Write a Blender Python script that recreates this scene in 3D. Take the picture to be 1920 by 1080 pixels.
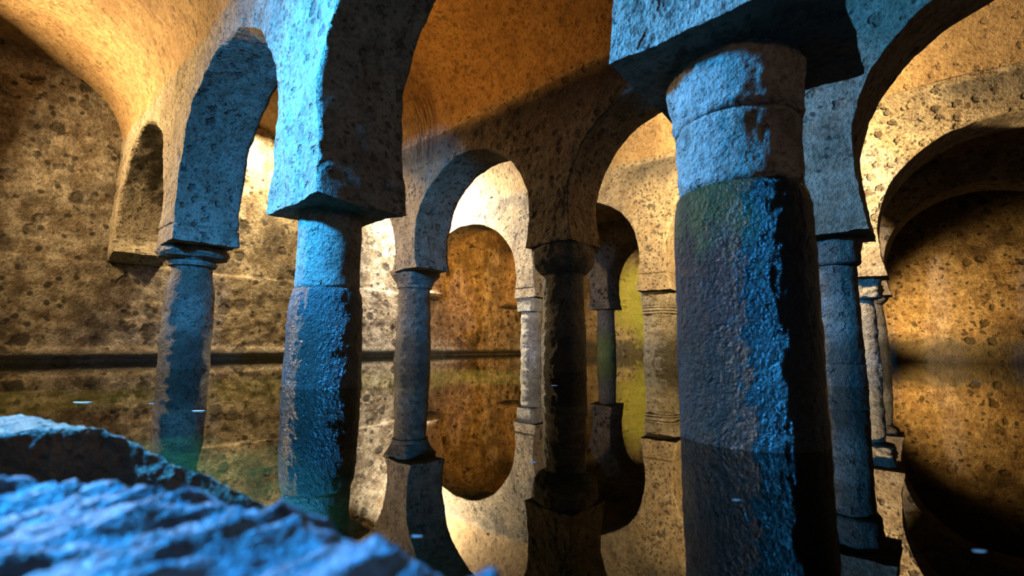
import bpy, math, random
import numpy as np
from mathutils import Matrix, Vector

random.seed(7)
np.random.seed(7)
for o in list(bpy.data.objects):
    bpy.data.objects.remove(o)

S = bpy.context.scene
COL = S.collection
U = 0.28                      # metres per plan unit (camera stands one unit above the water)

# ------------------------------------------------------------------ camera
F_PX, PITCH, ROLL, TH = 880.0, 0.118447, 0.006551, 0.857218
cam_d = bpy.data.cameras.new('camera')
cam_d.sensor_width = 36.0
cam_d.lens = F_PX / 1920.0 * 36.0
cam_d.clip_start = 0.01
cam_d.dof.use_dof = True
cam_d.dof.focus_distance = 3.4
cam_d.dof.aperture_fstop = 2.4
cam = bpy.data.objects.new('camera', cam_d)
COL.objects.link(cam)


def plan(x, y, z):            # view aligned frame -> hall frame (x across the naves, y along the arcades)
    return Vector((x * math.cos(TH) + y * math.sin(TH), -x * math.sin(TH) + y * math.cos(TH), z))


fwd = plan(0, math.cos(PITCH), math.sin(PITCH))
right = plan(1, 0, 0)
up = plan(0, -math.sin(PITCH), math.cos(PITCH))
c_, s_ = math.cos(ROLL), math.sin(ROLL)
r2 = right * c_ + up * s_
u2 = up * c_ - right * s_
m = Matrix((r2, u2, -fwd)).transposed().to_4x4()
m.translation = Vector((0, 0, U))
cam.matrix_world = m
S.camera = cam

# ------------------------------------------------------------------ world, exposure
w = bpy.data.worlds.new('world')
S.world = w
w.use_nodes = True
w.node_tree.nodes['Background'].inputs[0].default_value = (0.5, 0.6, 0.8, 1)
w.node_tree.nodes['Background'].inputs[1].default_value = 0.02
S.view_settings.view_transform = 'Standard'
S.view_settings.look = 'None'
S.view_settings.exposure = 0.0
S.view_settings.gamma = 1.0
S.view_settings.use_curve_mapping = False
S.cycles.max_bounces = 6
S.cycles.diffuse_bounces = 3
S.cycles.glossy_bounces = 3
S.cycles.transparent_max_bounces = 4
S.cycles.caustics_reflective = False
S.cycles.caustics_refractive = False


# ------------------------------------------------------------------ lights
def aim(o, src, dst):
    d = Vector(dst) - Vector(src)
    o.location = Vector(src) * U
    o.rotation_euler = d.to_track_quat('-Z', 'Y').to_euler()


def lamp(name, kind, src, dst, power, color, size=0.3, spot=None, blend=0.5, spread=None):
    d = bpy.data.lights.new(name, kind)
    d.energy = power
    d.color = color
    if kind == 'AREA':
        d.shape = 'DISK'
        d.size = size
        if spread:
            d.spread = spread
    else:
        d.shadow_soft_size = size
    if kind == 'SPOT':
        d.spot_size = spot
        d.spot_blend = blend
    o = bpy.data.objects.new(name, d)
    COL.objects.link(o)
    aim(o, src, dst)
    return o


BLUE = (0.035, 0.39, 1.0)
SUN = (1.0, 0.71, 0.33)
WARM = (1.0, 0.43, 0.07)
# cold daylight of the entrance high in the side wall of the first nave
lamp('entrance_daylight', 'AREA', (-2.2, 9.9, 8.0), (5.4, 6.5, 2.0), 720, BLUE, 0.28)
lamp('fill_near_end', 'AREA', (-2.6, -6.6, 6.0), (5.0, 9.0, 6.0), 11, (1.0, 0.55, 0.20), 0.25)  # unseen warm fill, added to turn the dark pier faces brown
# warm floodlights and skylights of the naves
lamp('skylight_first_nave', 'AREA', (-2.6, 27.6, 10.5), (4.4, 21.5, 9.0), 420, (1.0, 0.66, 0.29), 0.35)
lamp('floodlight_first_nave', 'AREA', (-3.4, 25.0, 2.2), (2.5, 31.0, 3.0), 8, SUN, 0.25)
lamp('skylight_second_nave', 'AREA', (10.6, 28.8, 14.0), (10.8, 30.2, 0.0), 420, SUN, 0.5)
lamp('uplight_second_nave', 'POINT', (6.95, 14.6, 10.55), (6.95, 14.6, 0), 140, WARM, 0.012)
lamp('skylight_third_nave', 'AREA', (21.0, 28.4, 13.4), (24.4, 26.0, 8.0), 1250, (1.0, 0.86, 0.62), 0.5)
lamp('floodlight_third_nave', 'AREA', (19.4, 4.6, 8.0), (24.0, 5.0, 9.0), 560, SUN, 0.3)
lamp('floodlight_fourth_nave', 'AREA', (29.6, 23.6, 7.0), (31.0, 31.0, 6.0), 135, WARM, 0.25)
lamp('floodlight_fifth_nave', 'SPOT', (37.2, 4.6, 1.4), (42.0, -1.6, 3.4), 1100, (1.0, 0.58, 0.18), 0.1, spot=1.05, blend=0.9)
lamp('skylight_fifth_nave', 'AREA', (39.0, 20.0, 13.0), (43.5, 23.5, 4.0), 95, SUN, 0.5, spread=1.5)


# ------------------------------------------------------------------ numpy noise
_perm = np.random.RandomState(3).permutation(256)
_perm = np.concatenate([_perm, _perm, _perm])
_grad = np.random.RandomState(4).normal(size=(256, 3))
_grad /= np.linalg.norm(_grad, axis=1)[:, None]


def perlin(p):
    p = np.asarray(p, float)
    i = np.floor(p).astype(int)
    f = p - i
    i &= 255
    u = f * f * f * (f * (f * 6 - 15) + 10)
    out = 0
    for dx in (0, 1):
        for dy in (0, 1):
            for dz in (0, 1):
                h = _perm[_perm[_perm[(i[:, 0] + dx) & 255] + ((i[:, 1] + dy) & 255)] + ((i[:, 2] + dz) & 255)]
                g = _grad[h]
                d = g[:, 0] * (f[:, 0] - dx) + g[:, 1] * (f[:, 1] - dy) + g[:, 2] * (f[:, 2] - dz)
                wx = u[:, 0] if dx else 1 - u[:, 0]
                wy = u[:, 1] if dy else 1 - u[:, 1]
                wz = u[:, 2] if dz else 1 - u[:, 2]
                out = out + d * wx * wy * wz
    return out


def fbm(p, f=1.0, oct=3, gain=0.5, seed=0.0):
    p = np.asarray(p) + seed
    r, a = 0, 1.0
    for k in range(oct):
        r = r + a * perlin(p * f)
        f *= 2.1
        a *= gain
    return r


def vnoise(p, f, amp, oct=3):
    return amp * np.stack([fbm(p, f, oct, 0.55, s) for s in (11.3, 57.7, 91.1)], 1)


# ------------------------------------------------------------------ mesh helpers
def mesh_obj(name, verts, quads, mat, parent=None, origin=(0, 0, 0), smooth=True):
    v = (np.asarray(verts, float) - np.asarray(origin, float)) * U
    me = bpy.data.meshes.new(name)
    me.from_pydata(v.tolist(), [], [list(q) for q in quads])
    me.update()
    if smooth:
        me.polygons.foreach_set('use_smooth', [True] * len(me.polygons))
    me.materials.append(mat)
    o = bpy.data.objects.new(name, me)
    COL.objects.link(o)
    if parent is not None:
        o.parent = parent
    else:
        o.location = Vector(origin) * U
    return o


def grid_quads(n, k, off=0, closed=False, flip=False):
    q = []
    cols = k if closed else k - 1
    for i in range(n - 1):
        for j in range(cols):
            a = off + i * k + j
            b = off + i * k + (j + 1) % k
            c = off + (i + 1) * k + (j + 1) % k
            d = off + (i + 1) * k + j
            q.append((a, d, c, b) if flip else (a, b, c, d))
    return q


def empty(name, loc, label=None, cat=None, group=None):
    o = bpy.data.objects.new(name, None)
    o.empty_display_size = 0.1
    o.location = Vector(loc) * U
    COL.objects.link(o)
    if label:
        o['label'] = label
    if cat:
        o['category'] = cat
    if group:
        o['group'] = group
    return o


# ------------------------------------------------------------------ materials
ALB = 0.52


def stone(name, light, mid, dark, pit=0.5, pit_scale=9.0, rough=0.85, bump=1.0, stain=0.5, streak=0.0,
          grain=30.0, damp=0.0, moss=None, wet=0.0, soot=0.0, drips=False):
    """Weathered plaster or stone. damp: height (m) of the dark tide mark; moss: list of (x,y,z,radius,colour)."""
    light, mid, dark = [tuple(x * ALB for x in c) for c in (light, mid, dark)]
    mt = bpy.data.materials.new(name)
    mt.use_nodes = True
    nt = mt.node_tree
    N = nt.nodes
    L = nt.links
    bs = N['Principled BSDF']
    geo = N.new('ShaderNodeNewGeometry')

    def noise(scale, detail=4, rgh=0.6, vec=None, dist=0.0):
        n = N.new('ShaderNodeTexNoise')
        n.inputs['Scale'].default_value = scale
        n.inputs['Detail'].default_value = detail
        n.inputs['Roughness'].default_value = rgh
        n.inputs['Distortion'].default_value = dist
        L.new(vec if vec is not None else geo.outputs['Position'], n.inputs['Vector'])
        return n.outputs['Fac']

    def ramp(fac, a, b, ca=0.0, cb=1.0):
        r = N.new('ShaderNodeMapRange')
        r.interpolation_type = 'SMOOTHSTEP'
        r.inputs['From Min'].default_value = a
        r.inputs['From Max'].default_value = b
        r.inputs['To Min'].default_value = ca
        r.inputs['To Max'].default_value = cb
        L.new(fac, r.inputs['Value'])
        return r.outputs['Result']

    def mth(op, a, b=None):
        n = N.new('ShaderNodeMath')
        n.operation = op
        for i, x in enumerate((a, b)):
            if x is None:
                continue
            if isinstance(x, (int, float)):
                n.inputs[i].default_value = x
            else:
                L.new(x, n.inputs[i])
        return n.outputs[0]

    def mix(fac, a, b):
        n = N.new('ShaderNodeMix')
        n.data_type = 'RGBA'
        if isinstance(fac, (int, float)):
            n.inputs[0].default_value = fac
        else:
            L.new(fac, n.inputs[0])
        for i, x in ((6, a), (7, b)):
            if isinstance(x, tuple):
                n.inputs[i].default_value = (*x, 1)
            else:
                L.new(x, n.inputs[i])
        return n.outputs[2]

    sep = N.new('ShaderNodeSeparateXYZ')
    L.new(geo.outputs['Position'], sep.inputs[0])
    big = noise(1.3, 3, 0.62)
    med = noise(4.5, 4, 0.68)
    fine = noise(grain, 4, 0.72)
    col = mix(ramp(med, 0.38, 0.64), mid, light)
    col = mix(mth('MULTIPLY', ramp(big, 0.47, 0.68), stain), col, dark)
    col = mix(mth('MULTIPLY', ramp(fine, 0.54, 0.34), 0.62), col, dark)
    col = mix(mth('MULTIPLY', ramp(fine, 0.58, 0.72), 0.4), col, tuple(min(1, x * 1.35) for x in light))
    gr = noise(11.0, 5, 0.78)
    col = mix(mth('MULTIPLY', ramp(gr, 0.50, 0.36), 0.55), col, dark)
    col = mix(mth('MULTIPLY', ramp(gr, 0.55, 0.72), 0.45), col, tuple(min(1, x * 1.25) for x in light))
    if streak > 0:
        sm = N.new('ShaderNodeMapping')
        sm.inputs['Scale'].default_value = (9.0, 9.0, 0.6)
        L.new(geo.outputs['Position'], sm.inputs[0])
        st = noise(1.0, 5, 0.6, sm.outputs[0])
        col = mix(mth('MULTIPLY', ramp(st, 0.50, 0.68), streak), col, dark)

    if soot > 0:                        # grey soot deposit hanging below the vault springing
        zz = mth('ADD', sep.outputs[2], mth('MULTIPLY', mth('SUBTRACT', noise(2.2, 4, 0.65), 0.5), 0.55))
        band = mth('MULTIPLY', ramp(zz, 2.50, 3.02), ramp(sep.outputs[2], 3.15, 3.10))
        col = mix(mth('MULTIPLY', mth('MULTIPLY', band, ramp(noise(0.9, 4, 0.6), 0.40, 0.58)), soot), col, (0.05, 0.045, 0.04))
    if drips:                           # run-off streaks on the haunch left of the middle arch
        dmap = N.new('ShaderNodeMapping')
        dmap.inputs['Scale'].default_value = (6.0, 34.0, 0.9)
        L.new(geo.outputs['Position'], dmap.inputs[0])
        dn = ramp(noise(1.0, 4, 0.65, dmap.outputs[0]), 0.44, 0.58)
        dy = mth('ABSOLUTE', mth('SUBTRACT', sep.outputs[1], 18.0 * U))
        box_ = mth('MULTIPLY', ramp(dy, 0.62 * U, 1.05 * U, 1.0, 0.0), ramp(sep.outputs[2], 9.3 * U, 10.8 * U))
        box_ = mth('MULTIPLY', box_, ramp(sep.outputs[2], 13.6 * U, 12.6 * U))
        box_ = mth('MULTIPLY', box_, ramp(mth('ABSOLUTE', mth('SUBTRACT', sep.outputs[0], 13.2 * U)), 1.3 * U, 1.7 * U, 1.0, 0.0))
        col = mix(mth('MULTIPLY', mth('MULTIPLY', box_, dn), 0.92), col, (0.03, 0.017, 0.008))

    # pits: two sizes of pock marks, irregular outlines, thicker in patches
    nn = N.new('ShaderNodeTexNoise')
    nn.inputs['Scale'].default_value = pit_scale * 2.2
    nn.inputs['Detail'].default_value = 2
    L.new(geo.outputs['Position'], nn.inputs['Vector'])

    def pits(scale, r0, r1, keep, warp):
        wv = N.new('ShaderNodeVectorMath')
        wv.operation = 'MULTIPLY_ADD'
        L.new(nn.outputs['Color'], wv.inputs[0])
        wv.inputs[1].default_value = (warp, warp, warp)
        L.new(geo.outputs['Position'], wv.inputs[2])
        v = N.new('ShaderNodeTexVoronoi')
        v.inputs['Scale'].default_value = scale
        L.new(wv.outputs[0], v.inputs['Vector'])
        sc = N.new('ShaderNodeSeparateColor')
        L.new(v.outputs['Color'], sc.inputs[0])
        d = ramp(v.outputs['Distance'], r0, r1, 1.0, 0.0)
        return mth('MULTIPLY', d, ramp(sc.outputs[0], keep, keep + 0.12))

    zone = ramp(noise(1.9, 2, 0.5), 0.40, 0.60)
    p1r = pits(pit_scale, 0.20, 0.36, 0.45, 0.09)
    p1 = mth('MULTIPLY', p1r, mth('ADD', mth('MULTIPLY', zone, 0.5), 0.5))
    p2 = pits(pit_scale * 2.3, 0.18, 0.36, 0.50, 0.045)
    p3 = mth('MULTIPLY', ramp(nn.outputs['Fac'], 0.59, 0.66), zone)
    pt = mth('MULTIPLY', mth('MAXIMUM', mth('MAXIMUM', p1, p2), p3), pit)
    deep = tuple(x * 0.35 for x in dark)
    col = mix(mth('MULTIPLY', pt, 0.92), col, deep)
    rough_sock = None
    if damp > 0:
        edge = mth('ADD', sep.outputs[2], mth('MULTIPLY', mth('SUBTRACT', noise(5, 4), 0.5), damp * 0.9))
        dm = ramp(edge, damp * 0.55, damp * 1.15, 1.0, 0.0)
        col = mix(mth('MULTIPLY', dm, 0.82), col, (0.035, 0.034, 0.026))
        rough_sock = mix(dm, (rough,) * 3, (max(0.28, rough - 0.4),) * 3)
    for (mx, my, mz, mr, mc) in (moss or []):
        vd = N.new('ShaderNodeVectorMath')
        vd.operation = 'DISTANCE'
        L.new(geo.outputs['Position'], vd.inputs[0])
        vd.inputs[1].default_value = (mx * U, my * U, mz * U)
        e = mth('ADD', vd.outputs['Value'], mth('MULTIPLY', mth('SUBTRACT', noise(6, 5, 0.7), 0.5), mr * U * 2.6))
        mk = ramp(e, mr * U * 0.6, mr * U * 1.05, 1.0, 0.0)
        col = mix(mth('MULTIPLY', mk, 0.72), col, mc)
    L.new(col, bs.inputs['Base Color'])
    bs.inputs['Roughness'].default_value = rough
    if rough_sock is not None:
        L.new(rough_sock, bs.inputs['Roughness'])
    bs.inputs['Specular IOR Level'].default_value = 0.3 + wet
    # relief
    # (the relief repeats only the coarse pits and the two grain scales of the colour)
    hgt = mth('MULTIPLY', mth('ADD', fine, mth('MULTIPLY', gr, 1.3)), 0.40)
    if pit > 0:
        hgt = mth('SUBTRACT', hgt, mth('MULTIPLY', p1r, 0.5 * pit))
    bp = N.new('ShaderNodeBump')
    bp.inputs['Strength'].default_value = min(1.0, bump)
    bp.inputs['Distance'].default_value = 0.065 * max(1.0, bump)
    L.new(hgt, bp.inputs['Height'])
    L.new(bp.outputs[0], bs.inputs['Normal'])
    return mt


MOSS = (0.16, 0.20, 0.02)
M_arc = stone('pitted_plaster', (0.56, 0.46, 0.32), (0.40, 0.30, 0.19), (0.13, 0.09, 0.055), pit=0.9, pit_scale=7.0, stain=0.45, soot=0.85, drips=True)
M_arc1 = stone('rough_mortar', (0.58, 0.52, 0.42), (0.42, 0.36, 0.27), (0.14, 0.11, 0.08), pit=0.75, pit_scale=9.0, stain=0.35, bump=1.2)
M_vault = stone('vault_plaster', (0.55, 0.38, 0.20), (0.44, 0.29, 0.14), (0.20, 0.12, 0.06), pit=0.6, pit_scale=8.0, stain=0.5, bump=0.7, drips=True)
M_wall = stone('blotched_render', (0.62, 0.56, 0.47), (0.27, 0.21, 0.145), (0.07, 0.06, 0.05), pit=0.95, pit_scale=3.2, stain=0.75,
               streak=0.35, damp=0.16, bump=1.1)
M_wall2 = stone('mossy_render', (0.55, 0.44, 0.28), (0.34, 0.24, 0.13), (0.08, 0.055, 0.035), pit=0.95, pit_scale=4.0, stain=0.8,
                streak=0.2, damp=0.5, bump=1.1,
                moss=[(46.0, 23.0, 6.0, 4.2, (0.20, 0.21, 0.025)), (46, 20.5, 3.0, 3.0, (0.17, 0.19, 0.025))])
M_shaft = stone('granite_shaft', (0.50, 0.45, 0.37), (0.34, 0.29, 0.22), (0.11, 0.09, 0.065), pit=0.55, pit_scale=14.0, stain=0.5, grain=45, damp=0.42, bump=1.0)
M_wet = stone('wet_dark_granite', (0.20, 0.20, 0.19), (0.09, 0.09, 0.085), (0.02, 0.02, 0.02), pit=0.3, pit_scale=22.0, rough=0.5, stain=0.6,
              grain=38, bump=1.6, wet=0.3, damp=0.5)
M_wetmoss = stone('mossy_wet_granite', (0.05, 0.05, 0.046), (0.02, 0.02, 0.019), (0.008, 0.008, 0.008), pit=0.3, pit_scale=22.0, rough=0.36, stain=0.6,
                  grain=60, bump=2.2, wet=0.4, damp=0.35, moss=[(4.9, 1.5, 2.5, 0.75, (0.045, 0.07, 0.012))])
M_lime = stone('pale_limestone', (0.62, 0.58, 0.50), (0.46, 0.42, 0.34), (0.16, 0.13, 0.10), pit=0.45, pit_scale=16.0, stain=0.4, grain=40, bump=1.1)
M_green = stone('algae_shaft', (0.50, 0.44, 0.33), (0.36, 0.29, 0.20), (0.12, 0.09, 0.06), pit=0.4, pit_scale=14.0, stain=0.3, grain=45,
                moss=[(34.4, 19.4, 0.8, 1.6, (0.14, 0.16, 0.02))])
M_rock_lit = stone('ledge_rock_blue_lit', (0.26, 0.54, 0.72), (0.16, 0.36, 0.50), (0.03, 0.05, 0.07), pit=0.3, pit_scale=20.0, rough=0.6, stain=0.4, grain=40, bump=0.8, wet=0.2)  # blue of the entrance daylight is tinted into this albedo
M_rock_shaded = stone('ledge_rock_shaded', (0.52, 0.34, 0.17), (0.34, 0.20, 0.09), (0.08, 0.045, 0.02), pit=0.3, pit_scale=20.0, rough=0.65, stain=0.4, grain=40, bump=0.9, wet=0.2)  # same ledge, with the shade of its camera side put into a brown albedo
M_bed = stone('silt_bed', (0.42, 0.40, 0.16), (0.18, 0.18, 0.08), (0.03, 0.035, 0.022), pit=0.0, stain=0.8, grain=14, bump=0.6)


def water_mat():
    mt = bpy.data.materials.new('still_water')
    mt.use_nodes = True
    nt = mt.node_tree
    N, L = nt.nodes, nt.links
    N.remove(N['Principled BSDF'])
    out = N['Material Output']
    geo = N.new('ShaderNodeNewGeometry')
    mp = N.new('ShaderNodeMapping')
    mp.inputs['Scale'].default_value = (1, 1, 1)
    L.new(geo.outputs['Position'], mp.inputs[0])
    n = N.new('ShaderNodeTexNoise')
    n.inputs['Scale'].default_value = 2.2
    n.inputs['Detail'].default_value = 2.0
    L.new(mp.outputs[0], n.inputs['Vector'])
    b = N.new('ShaderNodeBump')
    b.inputs['Strength'].default_value = 0.12
    b.inputs['Distance'].default_value = 0.006
    L.new(n.outputs['Fac'], b.inputs['Height'])
    gl = N.new('ShaderNodeBsdfGlossy')
    gl.inputs['Roughness'].default_value = 0.012
    gl.inputs['Color'].default_value = (0.97, 0.95, 0.90, 1)
    L.new(b.outputs[0], gl.inputs['Normal'])
    tr = N.new('ShaderNodeBsdfTransparent')
    tr.inputs['Color'].default_value = (0.50, 0.55, 0.36, 1)
    fr = N.new('ShaderNodeFresnel')
    fr.inputs['IOR'].default_value = 1.72
    L.new(b.outputs[0], fr.inputs['Normal'])
    mx = N.new('ShaderNodeMixShader')
    L.new(fr.outputs[0], mx.inputs[0])
    L.new(tr.outputs[0], mx.inputs[1])
    L.new(gl.outputs[0], mx.inputs[2])
    L.new(mx.outputs[0], out.inputs['Surface'])
    return mt


M_water = water_mat()


def plain(name, col, rough=0.6, metal=0.0):
    mt = bpy.data.materials.new(name)
    mt.use_nodes = True
    nt = mt.node_tree
    bs = nt.nodes['Principled BSDF']
    n = nt.nodes.new('ShaderNodeTexNoise')
    n.inputs['Scale'].default_value = 60
    r = nt.nodes.new('ShaderNodeValToRGB')
    r.color_ramp.elements[0].color = (*[x * 0.7 for x in col], 1)
    r.color_ramp.elements[1].color = (*col, 1)
    nt.links.new(n.outputs['Fac'], r.inputs[0])
    nt.links.new(r.outputs[0], bs.inputs['Base Color'])
    bs.inputs['Roughness'].default_value = rough
    bs.inputs['Metallic'].default_value = metal
    return mt


M_fleck = plain('pale_fleck', (0.25, 0.25, 0.24))
M_iron = plain('rusty_iron', (0.03, 0.025, 0.02), 0.7, 0.6)

# ------------------------------------------------------------------ plan of the hall
WALL_L = 31.2                 # end wall of the naves
WALL_N = -8.2                 # opposite end wall, behind the camera
WALL_0 = -4.4                 # outer side wall, left of the camera
WALL_R = 43.6                 # far side wall
T = 2.1                       # arcade thickness
ZS = 11.2                     # vault springing
ARC = {                       # arcade: list of (x, y) nodes from end wall to end wall
    0: [(5.45, WALL_L), (5.40, 20.35), (5.45, 10.30), (5.62, 1.40), (5.7, WALL_N)],
    1: [(15.35, WALL_L), (15.30, 19.60), (15.05, 10.35), (14.85, 1.60), (14.8, WALL_N)],
    2: [(25.0, WALL_L), (24.9, 19.55), (25.1, 10.75), (25.3, 1.70), (25.4, WALL_N)],
    3: [(35.0, WALL_L), (35.0, 19.9), (35.0, 10.7), (35.0, 2.05), (35.0, WALL_N)],
}
# underside of the arch blocks at each node, and half width of the block along the arcade
ZB = {0: [5.5, 4.55, 4.05, 4.25, 5.3], 1: [5.2, 4.75, 4.75, 3.80, 5.2], 2: [5.1, 4.05, 3.93, 3.9, 5.1], 3: [5.0, 3.9, 3.9, 3.9, 5.0]}
HB = {0: [1.15, 1.14, 1.25, 1.12, 1.2], 1: [1.2, 1.05, 1.1, 0.9, 1.2], 2: [1.2, 0.95, 0.95, 0.9, 1.2], 3: [1.2, 1.0, 1.0, 1.0, 1.2]}
APEX = {0: [10.75, 10.25, 9.9, 9.8], 1: [9.7, 9.7, 9.65, 9.7], 2: [9.85, 9.6, 9.6, 9.6], 3: [9.6, 9.6, 9.6, 9.6]}
JOINT = {(0, 1): 0.62, (3, 1): 0.55, (2, 2): 0.9, (2, 1): 0.6}
DENS = {0: (190, 46, 16), 1: (150, 34, 14), 2: (96, 18, 8), 3: (80, 12, 6)}
ROUGHN = {0: 0.085, 1: 0.075, 2: 0.06, 3: 0.05}


# ------------------------------------------------------------------ the setting: walls, floor, vaults
def structure(o):
    o['kind'] = 'structure'
    return o


def wall_grid(name, p0, p1, z0, z1, mat, nx, nz, normal, amp=0.07, ledge=None, thick=1.2):
    xs = np.linspace(0, 1, nx)
    if ledge:
        zs = np.concatenate([np.linspace(z0, ledge - 0.12, nz // 2), np.linspace(ledge - 0.09, ledge + 0.12, 8), np.linspace(ledge + 0.2, z1, nz // 2)])
    else:
        zs = np.linspace(z0, z1, nz)
    p0 = np.array(p0, float)
    p1 = np.array(p1, float)
    nrm = np.array([normal[0], normal[1], 0.0])
    X, Z = np.meshgrid(xs, zs, indexing='ij')
    x, z = X.ravel(), Z.ravel()
    v = np.concatenate([p0[None] * (1 - x[:, None]) + p1[None] * x[:, None], z[:, None]], 1)
    n = fbm(v, 0.35, 5, 0.6) * amp * 2
    if ledge:
        zz = z + 0.12 * perlin(v * 0.25)
        n = n + 0.16 * (1 - 1 / (1 + np.exp(-(zz - ledge) * -30))) * 0 + 0.17 / (1 + np.exp((zz - ledge) * 28))
        n = n + 0.16 / (1 + np.exp((z - 0.62 - 0.1 * perlin(v * 0.9)) * 22))      # worn footing above the water
        n = n - 0.25 / (1 + np.exp((z - 0.2) * 30))
    v = v + nrm[None] * n[:, None]
    nz_ = len(zs)
    q = grid_quads(nx, nz_)
    back = np.array([[*(p0 - nrm[:2] * thick), z0], [*(p1 - nrm[:2] * thick), z0], [*(p1 - nrm[:2] * thick), z1], [*(p0 - nrm[:2] * thick), z1]])
    k = len(v)
    v = np.concatenate([v, back])
    q.append((k, k + 1, k + 2, k + 3))
    return structure(mesh_obj(name, v, q, mat))


wall_grid('wall_left', (WALL_0 - 1, WALL_L), (WALL_R + 4.5, WALL_L), -1.6, 16.0, M_wall, 420, 120, (0, -1), 0.10, ledge=5.0)
wall_grid('wall_right', (WALL_R + 3.6, WALL_L + 1), (WALL_R - 3.0, WALL_N - 1), -1.6, 16.0, M_wall2, 240, 90, (-1, 0), 0.10)
wall_grid('wall_front', (WALL_R + 2, WALL_N), (WALL_0 - 1, WALL_N), -1.6, 16.0, M_wall, 80, 30, (0, 1), 0.10)
wall_grid('wall_side', (WALL_0, WALL_N - 1), (WALL_0, WALL_L + 1), -1.6, 16.0, M_wall, 80, 30, (1, 0), 0.10)

n = 160
gx, gy = np.meshgrid(np.linspace(WALL_0 - 1, WALL_R + 5, n), np.linspace(WALL_N - 1, WALL_L + 1, n), indexing='ij')
v = np.stack([gx.ravel(), gy.ravel(), np.full(n * n, -1.3)], 1)
v[:, 2] += 0.25 * fbm(v, 0.5, 4)
structure(mesh_obj('floor', v, grid_quads(n, n, flip=True), M_bed))


def arc_x(k, y):
    """x of the centre line of arcade k at y."""
    pts = sorted(ARC[k], key=lambda p: p[1])
    return np.interp(y, [p[1] for p in pts], [p[0] for p in pts])


def vault(idx, left, rightf, rise):
    """Barrel vault between two springing lines (functions of y)."""
    ny, na = 130, 64
    ys = np.linspace(WALL_N - 0.6, WALL_L + 0.6, ny)
    th = np.linspace(0, math.pi, na)
    V = []
    for y in ys:
        x0, x1 = left(y), rightf(y)
        c, r = (x0 + x1) / 2, (x1 - x0) / 2
        V.append(np.stack([c - r * np.cos(th), np.full(na, y), ZS + rise * np.sin(th)], 1))
    V = np.concatenate(V)
    V = V + vnoise(V, 0.5, 0.06, 4)
    k = len(V)
    W = V.copy()
    W[:, 2] += 0.9
    q = grid_quads(ny, na, flip=False) + grid_quads(ny, na, off=k, flip=True)
    for i in range(ny - 1):
        for j in (0, na - 1):
            a, b = i * na + j, (i + 1) * na + j
            q.append((a, b, b + k, a + k) if j == 0 else (b, a, a + k, b + k))
    return structure(mesh_obj('ceiling', np.concatenate([V, W]), q, M_vault))


H = T / 2 - 0.06
vault(0, lambda y: WALL_0 - 0.1, lambda y: arc_x(0, y) - H, 3.7)
vault(1, lambda y: arc_x(0, y) + H, lambda y: arc_x(1, y) - H, 3.7)
vault(2, lambda y: arc_x(1, y) + H, lambda y: arc_x(2, y) - H, 3.7)
vault(3, lambda y: arc_x(2, y) + H, lambda y: arc_x(3, y) - H, 3.7)
vault(4, lambda y: arc_x(3, y) + H, lambda y: WALL_R - 2.6 + 5.4 * (y + 8) / 40, 3.7)

# water
n = 2
water = mesh_obj('pool_water', [(WALL_0, WALL_N, 0), (WALL_R - 2.8, WALL_N, 0), (WALL_R + 3.45, WALL_L, 0), (WALL_0, WALL_L, 0)], [(0, 1, 2, 3)], M_water, smooth=False)
water['label'] = 'still dark water mirroring the arches across the whole hall'
water['category'] = 'water'
water['kind'] = 'stuff'


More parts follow.
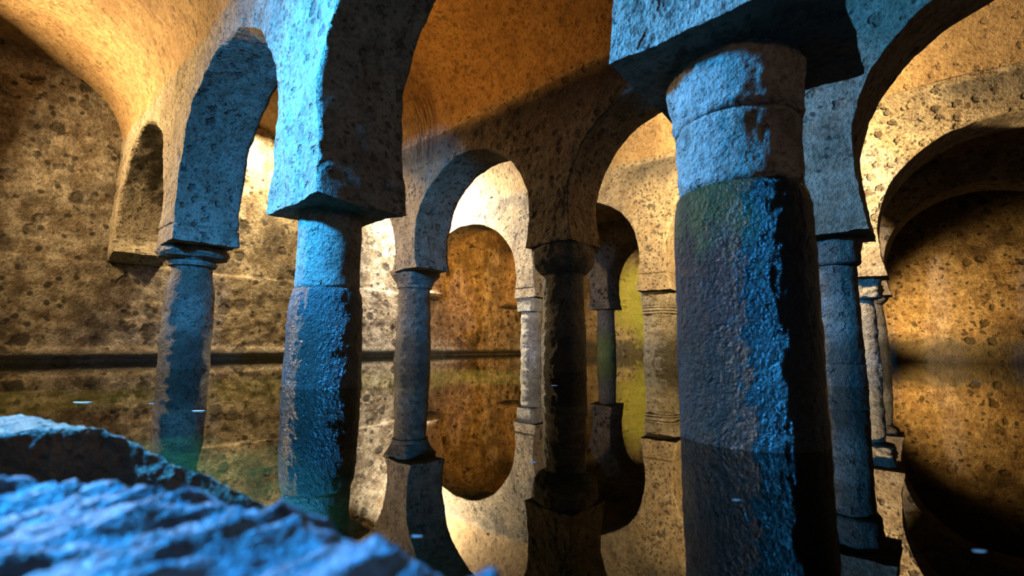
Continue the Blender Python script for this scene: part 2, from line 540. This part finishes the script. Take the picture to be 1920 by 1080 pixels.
# ------------------------------------------------------------------ arcades
def arch_bay(P, Q, nP, nQ, zbp, zbq, hbp, hbq, apex, dens, amp, jp=0, jq=0, ztop=11.4):
    """Masonry of one bay: spandrels with a horseshoe opening between nodes P and Q."""
    NA, M, K = dens
    P = np.array(P, float)
    Q = np.array(Q, float)
    Lb = np.linalg.norm(Q - P)
    d = (Q - P) / Lb

    def nrm_at(s_):                     # front face looks towards -x; normals are mitred at the nodes
        f_ = np.clip(np.asarray(s_, float) / Lb, 0, 1)[:, None]
        v_ = nP[None] * (1 - f_) + nQ[None] * f_
        return v_ / np.linalg.norm(v_, axis=1)[:, None]
    s0, s1 = hbp - 0.22, Lb - hbq + 0.22
    sc, R = (s0 + s1) / 2, (s1 - s0) / 2
    zc = apex - R * 0.97
    zc = max(zc, max(zbp, zbq) + 0.4)
    Rv = apex - zc
    inner, outer = [], []
    nlow = max(8, NA // 8)

    def flank(zb_, j_):
        t = np.linspace(0, 1, nlow, endpoint=False)
        if j_:
            t = np.sort(np.concatenate([t, (j_ + np.linspace(-0.09, 0.09, 7)) / (zc - zb_)]))
        return t
    for t in flank(zbp, jp):            # left flank, upwards
        z = zbp + (zc - zbp) * t
        inner.append((s0 + 0.22 * (1 - t) ** 2, z))
        outer.append((0.0, z))
    ca = math.atan2(ztop - zc, sc)
    cb = math.atan2(ztop - zc, Lb - sc)
    ang = np.linspace(0, math.pi, NA)
    ang = np.sort(np.concatenate([ang, [ca, math.pi - cb]]))
    for a in ang:
        c, s = math.cos(a), math.sin(a)
        inner.append((sc - R * c, zc + Rv * s))
        k = []
        if s > 1e-6:
            k.append((ztop - zc) / s)
        if c > 1e-6:
            k.append(sc / c)
        if c < -1e-6:
            k.append((Lb - sc) / -c)
        k = min(k)
        outer.append((sc - k * c, zc + k * s))
    for t in (1 - flank(zbq, jq))[::-1]:
        z = zc + (zbq - zc) * t
        inner.append((s1 - 0.22 * t ** 2, z))
        outer.append((Lb, z))
    I = np.array(inner)
    O = np.array(outer)
    n = len(I)
    fr = np.linspace(0, 1, M) ** 1.35
    front = I[:, None] * (1 - fr[None, ::-1, None]) + O[:, None] * fr[None, ::-1, None]     # outer -> inner
    sec = []
    offs = []
    for j in range(M):
        sec.append(front[:, j]); offs.append(T / 2)
    for k in range(1, K):
        sec.append(I); offs.append(T / 2 - T * k / K)
    for j in range(M - 1, -1, -1):
        sec.append(front[:, j]); offs.append(-T / 2)
    sec = np.stack(sec, 1)
    W = sec.shape[1]
    off = np.broadcast_to(np.array(offs)[None], (n, W)).ravel()
    sz = sec.reshape(-1, 2)
    NR = [nrm_at(sz[:, 0])]
    V = np.concatenate([P[None] + d[None] * sz[:, :1] + NR[0] * off[:, None], sz[:, 1:2]], 1)
    q = grid_quads(n, W)
    # undersides of the two half blocks
    for row, flip in ((0, True), (n - 1, False)):
        base = len(V)
        cols = []
        for k in range(K + 1):
            o_ = T / 2 - T * k / K
            sz2 = front[row]
            NR.append(nrm_at(sz2[:, 0]))
            cols.append(np.concatenate([P[None] + d[None] * sz2[:, :1] + NR[-1] * o_, sz2[:, 1:2]], 1))
        V = np.concatenate([V, np.concatenate(cols)])
        q += grid_quads(K + 1, M, off=base, flip=flip)
    for (j_, zb_, end) in ((jp, zbp, 0.0), (jq, zbq, Lb)):     # recessed joint above the springer stone
        if j_:
            sv = (V[:, :2] - P[None]) @ d
            nn = nrm_at(sv)
            ov = ((V[:, :2] - P[None]) * nn).sum(1)
            g = np.exp(-((V[:, 2] - zb_ - j_ + 0.06 * fbm(V, 1.2, 2)) / 0.035) ** 2) * (np.abs(sv - end) < 1.6)
            V[:, :2] += d[None] * ((end - sv) * 0.06 * g)[:, None] - nn * (ov * 0.06 * g)[:, None]
    V = V + vnoise(V, 0.35, amp * 1.2, 2) + vnoise(V, 1.6, amp * 0.75, 4)
    V[:, :2] += np.concatenate(NR) * (0.5 * amp * fbm(V, 0.9, 3, 0.5, 33)[:, None])
    return V, q


def node_normal(k, i):
    pts = np.array(ARC[k], float)
    a, b = pts[max(0, i - 1)], pts[min(len(pts) - 1, i + 1)]
    d = (b - a) / np.linalg.norm(b - a)
    n_ = np.array([-d[1], d[0]])
    return n_ if n_[0] < 0 else -n_


ARC_LABEL = {
    0: 'nearest arcade of horseshoe arches, blue-lit mortar piers reaching above the frame',
    1: 'second arcade, pitted brown plaster with the round-topped arch in mid picture',
    2: 'third arcade, pale sunlit plaster arches behind the pitted brown arcade',
    3: 'farthest arcade, warm brown arch before the mossy green wall',
}
for k in range(4):
    c0 = ARC[k][2]
    root = empty('horseshoe_arcade', (c0[0], c0[1], 0), ARC_LABEL[k], 'arcade', 'parallel arcades of the cistern')
    mat = M_arc1 if k == 0 else M_arc
    for i in range(4):
        V, q = arch_bay(ARC[k][i], ARC[k][i + 1], node_normal(k, i), node_normal(k, i + 1), ZB[k][i], ZB[k][i + 1], HB[k][i], HB[k][i + 1], APEX[k][i], DENS[k], ROUGHN[k], JOINT.get((k, i), 0), JOINT.get((k, i + 1), 0))
        mesh_obj('arch_bay', V, q, mat, root, (c0[0], c0[1], 0))
    # corbel under the springing on the end wall
    x, y = ARC[k][0]
    zb = ZB[k][0]
    prof = [(0.0, -0.45), (0.5, -0.42), (0.62, -0.28), (0.95, -0.22), (1.1, -0.05), (1.12, 0.06)]
    nx = 30
    V = []
    for (dy, dz) in prof:
        for t in np.linspace(-T / 2 - 0.08, T / 2 + 0.08, nx):
            V.append((x + t, y - dy, zb + dz))
    V = np.array(V)
    V = V + vnoise(V, 1.5, 0.04, 3)
    q = grid_quads(len(prof), nx)
    # close the two ends
    for e in (0, nx - 1):
        ring = [r * nx + e for r in range(len(prof))]
        kk = len(V)
        V = np.concatenate([V, [[V[ring[0]][0], y, zb + 0.06]]])
        q.append(tuple(ring + [kk]) if e == 0 else tuple(ring[::-1] + [kk]))
    mesh_obj('corbel', V, q, mat, root, (c0[0], c0[1], 0))


# ------------------------------------------------------------------ columns
def lathe(cx, cy, prof, nseg=72, amp=0.03, freq=2.0, square=0.0, lean=(0, 0), jag=0.0, steps=None, seed=0.0):
    """Rough turned stone: prof is (radius, z) from bottom to top, resampled finely."""
    pr = np.array(prof, float)
    seg = np.linalg.norm(np.diff(pr, axis=0), axis=1)
    cum = np.concatenate([[0], np.cumsum(seg)])
    n = steps or max(6, int(cum[-1] / 0.06))
    t = np.unique(np.concatenate([np.linspace(0, cum[-1], n), cum]))
    r = np.interp(t, cum, pr[:, 0])
    z = np.interp(t, cum, pr[:, 1])
    ang = np.linspace(0, 2 * math.pi, nseg, endpoint=False)
    ca, sa = np.cos(ang), np.sin(ang)
    sq = 1.0 / np.maximum(np.abs(ca), np.abs(sa))
    shape = 1 + square * (np.minimum(sq, 1.32) - 1)
    R = r[:, None] * shape[None]
    V = np.stack([cx + R * ca[None] + lean[0] * z[:, None], cy + R * sa[None] + lean[1] * z[:, None], np.repeat(z[:, None], nseg, 1)], 2).reshape(-1, 3)
    dn = amp * (fbm(V + seed, freq * 0.45, 2, 0.5, 5) * 1.2 + fbm(V + seed, freq * 1.6, 4, 0.6, 9))
    if jag:
        dn = dn + jag * np.minimum(0, fbm(V + seed, 1.1, 3, 0.5, 71) + 0.05)
    nr = np.stack([np.tile(ca, len(t)), np.tile(sa, len(t)), np.zeros(len(V))], 1)
    V = V + nr * dn[:, None]
    V[:, 2] += 0.4 * amp * fbm(V, freq, 3, 0.5, 44)
    q = grid_quads(len(t), nseg, closed=True)
    k = len(V)
    V = np.concatenate([V, [[cx + lean[0] * z[0], cy + lean[1] * z[0], z[0]], [cx + lean[0] * z[-1], cy + lean[1] * z[-1], z[-1]]]])
    last = (len(t) - 1) * nseg
    for j in range(nseg):
        q.append((k, (j + 1) % nseg, j))
        q.append((k + 1, last + j, last + (j + 1) % nseg))
    return V, q


def column(xy, label, parts, group='columns standing in the water'):
    root = empty('stone_column', (xy[0], xy[1], -1.25), label, 'column', group)
    root['kind'] = 'thing'
    for (name, prof, mat, kw) in parts:
        V, q = lathe(xy[0], xy[1], prof, **kw)
        mesh_obj(name, V, q, mat, root, (xy[0], xy[1], -1.25))
    return root


# first arcade, far left: pale capital with broken rim
c1 = ARC[0][1]
c1 = (5.44, 20.95)
column(c1, 'blue-lit column under the narrow left arch, broken ringed capital', [
    ('shaft', [(0.84, -1.3), (0.83, 0.0), (0.82, 1.6), (0.79, 2.9), (0.77, 3.2), (0.68, 3.55), (0.66, 3.85)], M_shaft, dict(amp=0.04, jag=0.10)),
    ('neck_ring', [(0.60, 3.80), (0.78, 3.84), (0.82, 3.93), (0.76, 4.03), (0.64, 4.05)], M_lime, dict(amp=0.03, steps=14)),
    ('capital', [(0.70, 4.02), (0.76, 4.08), (1.08, 4.16), (1.20, 4.32), (1.14, 4.50), (0.85, 4.56), (0.85, 4.66)], M_lime,
     dict(amp=0.07, jag=0.45, steps=24, square=0.3, freq=2.6))])
# first arcade, middle
c2 = (5.50, 10.55)
column(c2, 'two-drum column with bright blue upper drum and dark wet lower drum', [
    ('lower_drum', [(0.85, -1.3), (0.85, 0.0), (0.84, 0.8), (0.82, 1.7), (0.79, 2.05), (0.73, 2.24)], M_wet, dict(amp=0.028, nseg=140, freq=4.5)),
    ('upper_drum', [(0.70, 2.22), (0.725, 2.3), (0.715, 3.2), (0.72, 4.2)], M_lime, dict(amp=0.012, nseg=110, freq=3.0))])
# first arcade, nearest: massive rough column at the right
c3 = (5.70, 1.47)
column(c3, 'massive rough column nearest the camera, wet black below and bluish above', [
    ('lower_drum', [(0.73, -1.3), (0.73, 0.0), (0.725, 1.2), (0.72, 2.1), (0.71, 2.5), (0.68, 2.66), (0.63, 2.74)], M_wetmoss, dict(amp=0.013, nseg=240, freq=6.5)),
    ('middle_drum', [(0.64, 2.70), (0.66, 2.78), (0.65, 3.2), (0.67, 3.44), (0.64, 3.52)], M_lime, dict(amp=0.025, nseg=180, freq=4.0)),
    ('upper_drum', [(0.66, 3.50), (0.70, 3.58), (0.72, 3.85), (0.75, 4.10), (0.70, 4.2), (0.7, 4.35)], M_lime, dict(amp=0.035, nseg=180, freq=4.0, jag=0.1))])
# second arcade
column((15.6, 20.45), 'tapering column with moulded capital left of the middle arch', [
    ('shaft', [(0.96, -1.3), (0.96, 0.0), (0.90, 1.6), (0.86, 3.2), (0.84, 3.9)], M_shaft, dict(amp=0.05, jag=0.08)),
    ('neck_ring', [(0.78, 3.84), (0.92, 3.90), (0.94, 4.02), (0.86, 4.10), (0.8, 4.12)], M_shaft, dict(amp=0.03, steps=12)),
    ('capital', [(0.84, 4.08), (0.90, 4.25), (1.06, 4.48), (1.16, 4.60), (1.18, 4.82)], M_shaft, dict(amp=0.05, square=0.5, jag=0.1))])
column((15.06, 10.39), 'dark brown column with bell-shaped capital between the two middle arches', [
    ('shaft', [(0.84, -1.3), (0.84, 0.0), (0.82, 2.0), (0.78, 3.72)], M_shaft, dict(amp=0.05, nseg=96)),
    ('capital', [(0.74, 3.66), (0.84, 3.72), (1.00, 3.92), (1.10, 4.2), (1.14, 4.55), (1.10, 4.85)], M_shaft, dict(amp=0.06, square=0.35, jag=0.12, nseg=96))])
column((14.77, 1.60), 'mossy dark column half hidden behind the massive near column', [
    ('lower_drum', [(0.56, -1.3), (0.55, 0.0), (0.545, 0.55)], M_shaft, dict(amp=0.04, nseg=96)),
    ('shaft', [(0.52, 0.52), (0.54, 0.6), (0.525, 2.0), (0.50, 3.08)], M_shaft, dict(amp=0.03, nseg=96)),
    ('capital', [(0.55, 3.06), (0.60, 3.12), (0.61, 3.4), (0.64, 3.66), (0.60, 3.84)], M_shaft, dict(amp=0.04, square=0.3))])
# third arcade
column((24.71, 19.66), 'slender white sunlit column with square impost beyond the middle arch', [
    ('shaft', [(0.74, -1.3), (0.74, 0.0), (0.72, 1.6), (0.68, 3.14)], M_lime, dict(amp=0.06, jag=0.1)),
    ('impost', [(0.70, 3.12), (0.74, 3.16), (0.75, 3.6), (0.78, 4.0), (0.76, 4.08)], M_lime, dict(amp=0.04, square=0.8))])
column((25.2, 10.85), 'thick squarish column with carved bands left of the massive near column', [
    ('shaft', [(0.86, -1.3), (0.84, 0.3), (0.80, 1.8), (0.84, 2.7)], M_shaft, dict(amp=0.06, square=0.55, jag=0.1)),
    ('carved_band', [(0.80, 2.66), (0.87, 2.70), (0.87, 2.78), (0.83, 2.82), (0.88, 2.86), (0.88, 2.95), (0.84, 2.99), (0.89, 3.03), (0.88, 3.1)], M_shaft,
     dict(amp=0.03, square=0.55, steps=40)),
    ('capital', [(0.86, 3.08), (0.90, 3.2), (0.93, 3.6), (0.94, 3.95)], M_shaft, dict(amp=0.05, square=0.6, jag=0.08))])
column((25.3, 1.75), 'pale column with crumbled capital just right of the mossy dark column', [
    ('shaft', [(0.50, -1.3), (0.48, 0.0), (0.42, 1.6), (0.36, 3.0)], M_lime, dict(amp=0.05, jag=0.06)),
    ('capital', [(0.4, 2.98), (0.64, 3.05), (0.70, 3.4), (0.62, 3.65), (0.68, 3.92)], M_lime, dict(amp=0.10, jag=0.3, square=0.4, freq=3.5))])
# fourth arcade
column((35.0, 19.85), 'thin column with green algae foot before the mossy wall', [
    ('shaft', [(0.82, -1.3), (0.80, 0.0), (0.76, 1.6), (0.70, 3.86), (0.7, 3.95)], M_green, dict(amp=0.04))])
column((35.0, 2.05), 'shadowed far column showing as dark strip behind the crumbled capital', [
    ('shaft', [(0.72, -1.3), (0.70, 0.0), (0.62, 2.0), (0.55, 3.5)], M_shaft, dict(amp=0.04)),
    ('capital', [(0.58, 3.45), (0.75, 3.6), (0.9, 3.95)], M_shaft, dict(amp=0.06, square=0.4))])
column((35.0, 10.7), 'far column standing behind the massive near column', [
    ('shaft', [(0.80, -1.3), (0.78, 0.0), (0.70, 3.95)], M_shaft, dict(amp=0.04))])


# ------------------------------------------------------------------ foreground ledge
def smooth01(x):
    x = np.clip(x, 0, 1)
    return x * x * (3 - 2 * x)


def ledge_block(name, label, edge, b0, b1, a0, top, mat, na=170, nb=210, drop=1.9, amp=0.05, stretch=(1, 1)):
    """Rock whose water side follows edge(b) -> a; top(a_frac, b) gives its height."""
    bs = np.linspace(b0, b1, nb)
    f = np.concatenate([np.linspace(0, 0.94, na - 40), np.linspace(0.945, 1.0, 20), np.linspace(1.0, 1.0, 20)])
    fall = np.concatenate([np.zeros(na - 40), np.linspace(0.0, 0.06, 20), np.linspace(0.06, 1, 20)])
    V = []
    for b in bs:
        e = edge(b)
        a = a0 + (e - a0) * f
        z = top(a, b, e)
        z = z - fall * drop
        V.append(np.stack([a, np.full(len(f), b), z], 1))
    V = np.concatenate(V)
    P = V * np.array([stretch[0], stretch[1], 1.0])
    V[:, 2] += amp * (fbm(P, 1.8, 3, 0.5, 3) + 0.8 * fbm(P, 6.0, 4, 0.55, 21))
    V[:, 0] += amp * 0.8 * fbm(V, 2.5, 4, 0.6, 61)
    n, k = nb, len(f)
    q = grid_quads(n, k, flip=True)
    # ends and underside
    base = len(V)
    low = V.copy().reshape(n, k, 3)
    bottom = np.stack([low[:, 0], low[:, -1]], 1)
    bottom[:, :, 2] = -1.45
    V = np.concatenate([V, bottom.reshape(-1, 3)])
    for i in range(n - 1):
        q.append((base + 2 * i, base + 2 * i + 1, base + 2 * i + 3, base + 2 * i + 2))
        q.append((i * k, (i + 1) * k, base + 2 * (i + 1), base + 2 * i))
        q.append((i * k + k - 1, base + 2 * i + 1, base + 2 * (i + 1) + 1, (i + 1) * k + k - 1))
    q.append(tuple([j for j in range(k)] + [base + 1, base]))
    l0 = (n - 1) * k
    q.append(tuple([l0 + j for j in range(k - 1, -1, -1)] + [base + 2 * (n - 1), base + 2 * (n - 1) + 1]))
    o = mesh_obj(name, V, q, mat, None, (0.3, (b0 + b1) / 2, -1.4))
    o['label'] = label
    o['category'] = 'rock'
    o['kind'] = 'thing'
    o['group'] = 'rocks of the foreground ledge'
    return o


def near_edge(b):
    return float(np.interp(b, [-1.0, 0.3, 0.87, 1.12, 1.37, 1.68, 2.0, 2.4, 2.77, 3.1], [0.99, 0.97, 0.93, 0.89, 0.84, 0.78, 0.67, 0.44, 0.17, -0.15]))


def near_top(a, b, e):
    return 0.485 - 0.03 * (e - a) - 0.03 * smooth01((b - 2.4) / 0.6) + 0 * a


ledge_block('ledge_slab', 'blue-lit rough stone slab filling the bottom left corner', near_edge, -1.0, 2.95, -2.4, near_top, M_rock_lit, amp=0.074, stretch=(0.55, 2.3))


def boulder():
    """Rock behind the slab: steep side towards the camera, flat top behind a ridge falling to the right."""
    ra = [-2.4, -0.4, 0.25, 0.45, 0.62, 0.78, 0.90, 1.03, 1.14, 1.22]
    rb = [5.2, 4.75, 4.30, 4.10, 3.86, 3.60, 3.34, 3.00, 2.62, 2.35]
    rz = [0.50, 0.46, 0.43, 0.46, 0.46, 0.34, 0.27, 0.21, 0.13, 0.03]
    ns, nc = 230, 90
    t = np.linspace(0, len(ra) - 1, ns)
    A, B, Zt = (np.interp(t, range(len(ra)), r) for r in (ra, rb, rz))
    k = np.ones(9) / 9
    pad = lambda x: np.convolve(np.concatenate([[x[0]] * 4, x, [x[-1]] * 4]), k, 'valid')
    A, B, Zt = pad(A), pad(B), pad(Zt)
    po = np.array([0.0, 0.0, 0.0, 0.015, 0.06, 1.0, 2.0, 2.5, 2.6])
    pz = np.array([-1.4, 0.0, 0.6, 0.95, 1.0, 1.02, 0.7, 0.0, -1.4])
    cum = np.array([0, 0.4, 0.8, 1.0, 1.1, 1.6, 2.1, 2.5, 2.8])
    u = np.linspace(0, 2.8, nc)
    o_ = np.interp(u, cum, po)
    z_ = np.interp(u, cum, pz)
    V = []
    for a, b, zt in zip(A, B, Zt):
        z = np.where(z_ > 0, z_ * zt, z_)
        V.append(np.stack([a - 0.30 * o_, b + 0.95 * o_, z], 1))
    V = np.concatenate(V)
    V = V + vnoise(V, 2.2, 0.03, 3) + vnoise(V, 7.0, 0.03, 4)
    q = grid_quads(ns, nc)
    q.append(tuple(range(nc)))
    q.append(tuple((ns - 1) * nc + j for j in range(nc - 1, -1, -1)))
    o = mesh_obj('ledge_boulder', V, q, M_rock_shaded, None, (0.3, 4.5, -1.4))
    o['label'] = 'dark brown sloping rock behind the blue slab, blue on top'
    o['category'] = 'rock'
    o['group'] = 'rocks of the foreground ledge'
    o['kind'] = 'thing'


boulder()

# ------------------------------------------------------------------ floating flecks and iron hook


def on_water(px, py):
    x, y = px - 960, -(py - 540)
    x, y = c_ * x - s_ * y, s_ * x + c_ * y
    d = plan(x, F_PX * math.cos(PITCH) - y * math.sin(PITCH), F_PX * math.sin(PITCH) + y * math.cos(PITCH))
    t = -1.0 / d.z
    return d.x * t, d.y * t


FLECKS = [
    ((155, 755), 0.36, 'long white fleck floating at the far left before the ledge'),
    ((373, 771), 0.22, 'white fleck floating on the reflection of the left blue column'),
    ((283, 757), 0.10, 'tiny white fleck floating left of the left blue column reflection'),
    ((1039, 723), 0.16, 'pale fleck floating in front of the dark bell-capital column'),
    ((1832, 718), 0.26, 'white fleck floating before the far right wall'),
    ((1835, 1034), 0.07, 'greenish leaf shape floating at the bottom right corner'),
    ((1381, 938), 0.06, 'tiny fleck floating in the bottom centre right shadow'),
    ((1000, 867), 0.06, 'tiny pale fleck on the reflection of the dark column'),
    ((782, 1006), 0.07, 'tiny pale fleck beside the blue slab edge'),
]
for (px, ln, lab) in FLECKS:
    x, y = on_water(*px)
    n = 10
    ang = [2 * math.pi * i / n for i in range(n)]
    rv = [random.uniform(0.8, 1.15) for _ in ang]
    dx, dy = math.cos(TH), -math.sin(TH)
    V = []
    th_ = min(1.0, ln / 0.25)
    for zz, sc in ((-0.004 * th_, 0.85), (0.006 * th_, 1.0), (0.011 * th_, 0.7)):
        for a, r in zip(ang, rv):
            p, q_ = ln / 2 * sc * r * math.cos(a), ln / 5 * sc * r * math.sin(a)
            V.append((x + dx * p - dy * q_, y + dy * p + dx * q_, zz + 0.004 * th_ * math.cos(a) ** 2))
    q = grid_quads(3, n, closed=True)
    q.append(tuple(range(n - 1, -1, -1)))
    q.append(tuple(range(2 * n, 3 * n)))
    o = mesh_obj('floating_leaf', V, q, M_fleck, None, (x, y, 0), smooth=False)
    o['label'] = lab
    o['category'] = 'leaf'
    o['group'] = 'pale flecks floating on the water'

# iron hook under the arch at the upper right
HOOK = [(0.0, 0.16), (0.0, 0.0), (0.0, -0.06), (0.05, -0.12), (0.12, -0.12), (0.16, -0.06), (0.15, 0.0)]
hx, hy, hz = 15.2, 0.0, 8.44
V, nr = [], 6
for (u_, z_) in HOOK:
    for j in range(nr):
        a = 2 * math.pi * j / nr
        V.append((hx + 0.016 * math.cos(a), hy - u_ + 0.016 * math.sin(a), hz + z_))
q = grid_quads(len(HOOK), nr, closed=True)
q.append(tuple(range(nr - 1, -1, -1)))
q.append(tuple((len(HOOK) - 1) * nr + j for j in range(nr)))
hook = mesh_obj('iron_hook', V, q, M_iron, None, (hx, hy, hz))
hook['label'] = 'small black iron hook hanging under the arch at upper right'
hook['category'] = 'hook'

# ------------------------------------------------------------------ unseen shelf added behind the nearest arcade to cut the uplight into a line
tr = empty('light_cutoff_shelf', (6.5, 14.6, 10.2), 'added shelf cutting off the uplight on the unseen back of the nearest arcade', 'light blocker')
V, q = [], []


def box(x0, x1, y0, y1, z0, z1):
    k = len(V)
    V.extend([(x0, y0, z0), (x1, y0, z0), (x1, y1, z0), (x0, y1, z0), (x0, y0, z1), (x1, y0, z1), (x1, y1, z1), (x0, y1, z1)])
    q.extend([tuple(k + i for i in f) for f in ((0, 3, 2, 1), (4, 5, 6, 7), (0, 1, 5, 4), (1, 2, 6, 5), (2, 3, 7, 6), (3, 0, 4, 7))])


box(6.56, 8.1, 13.0, 17.0, 10.28, 10.36)
box(8.06, 8.16, 13.0, 17.0, 10.28, 10.60)
box(6.56, 8.16, 12.95, 13.03, 10.28, 10.60)
box(6.56, 8.16, 16.97, 17.05, 10.28, 10.60)
mesh_obj('cutoff_tray', V, q, M_iron, tr, (6.5, 14.6, 10.2), smooth=False)
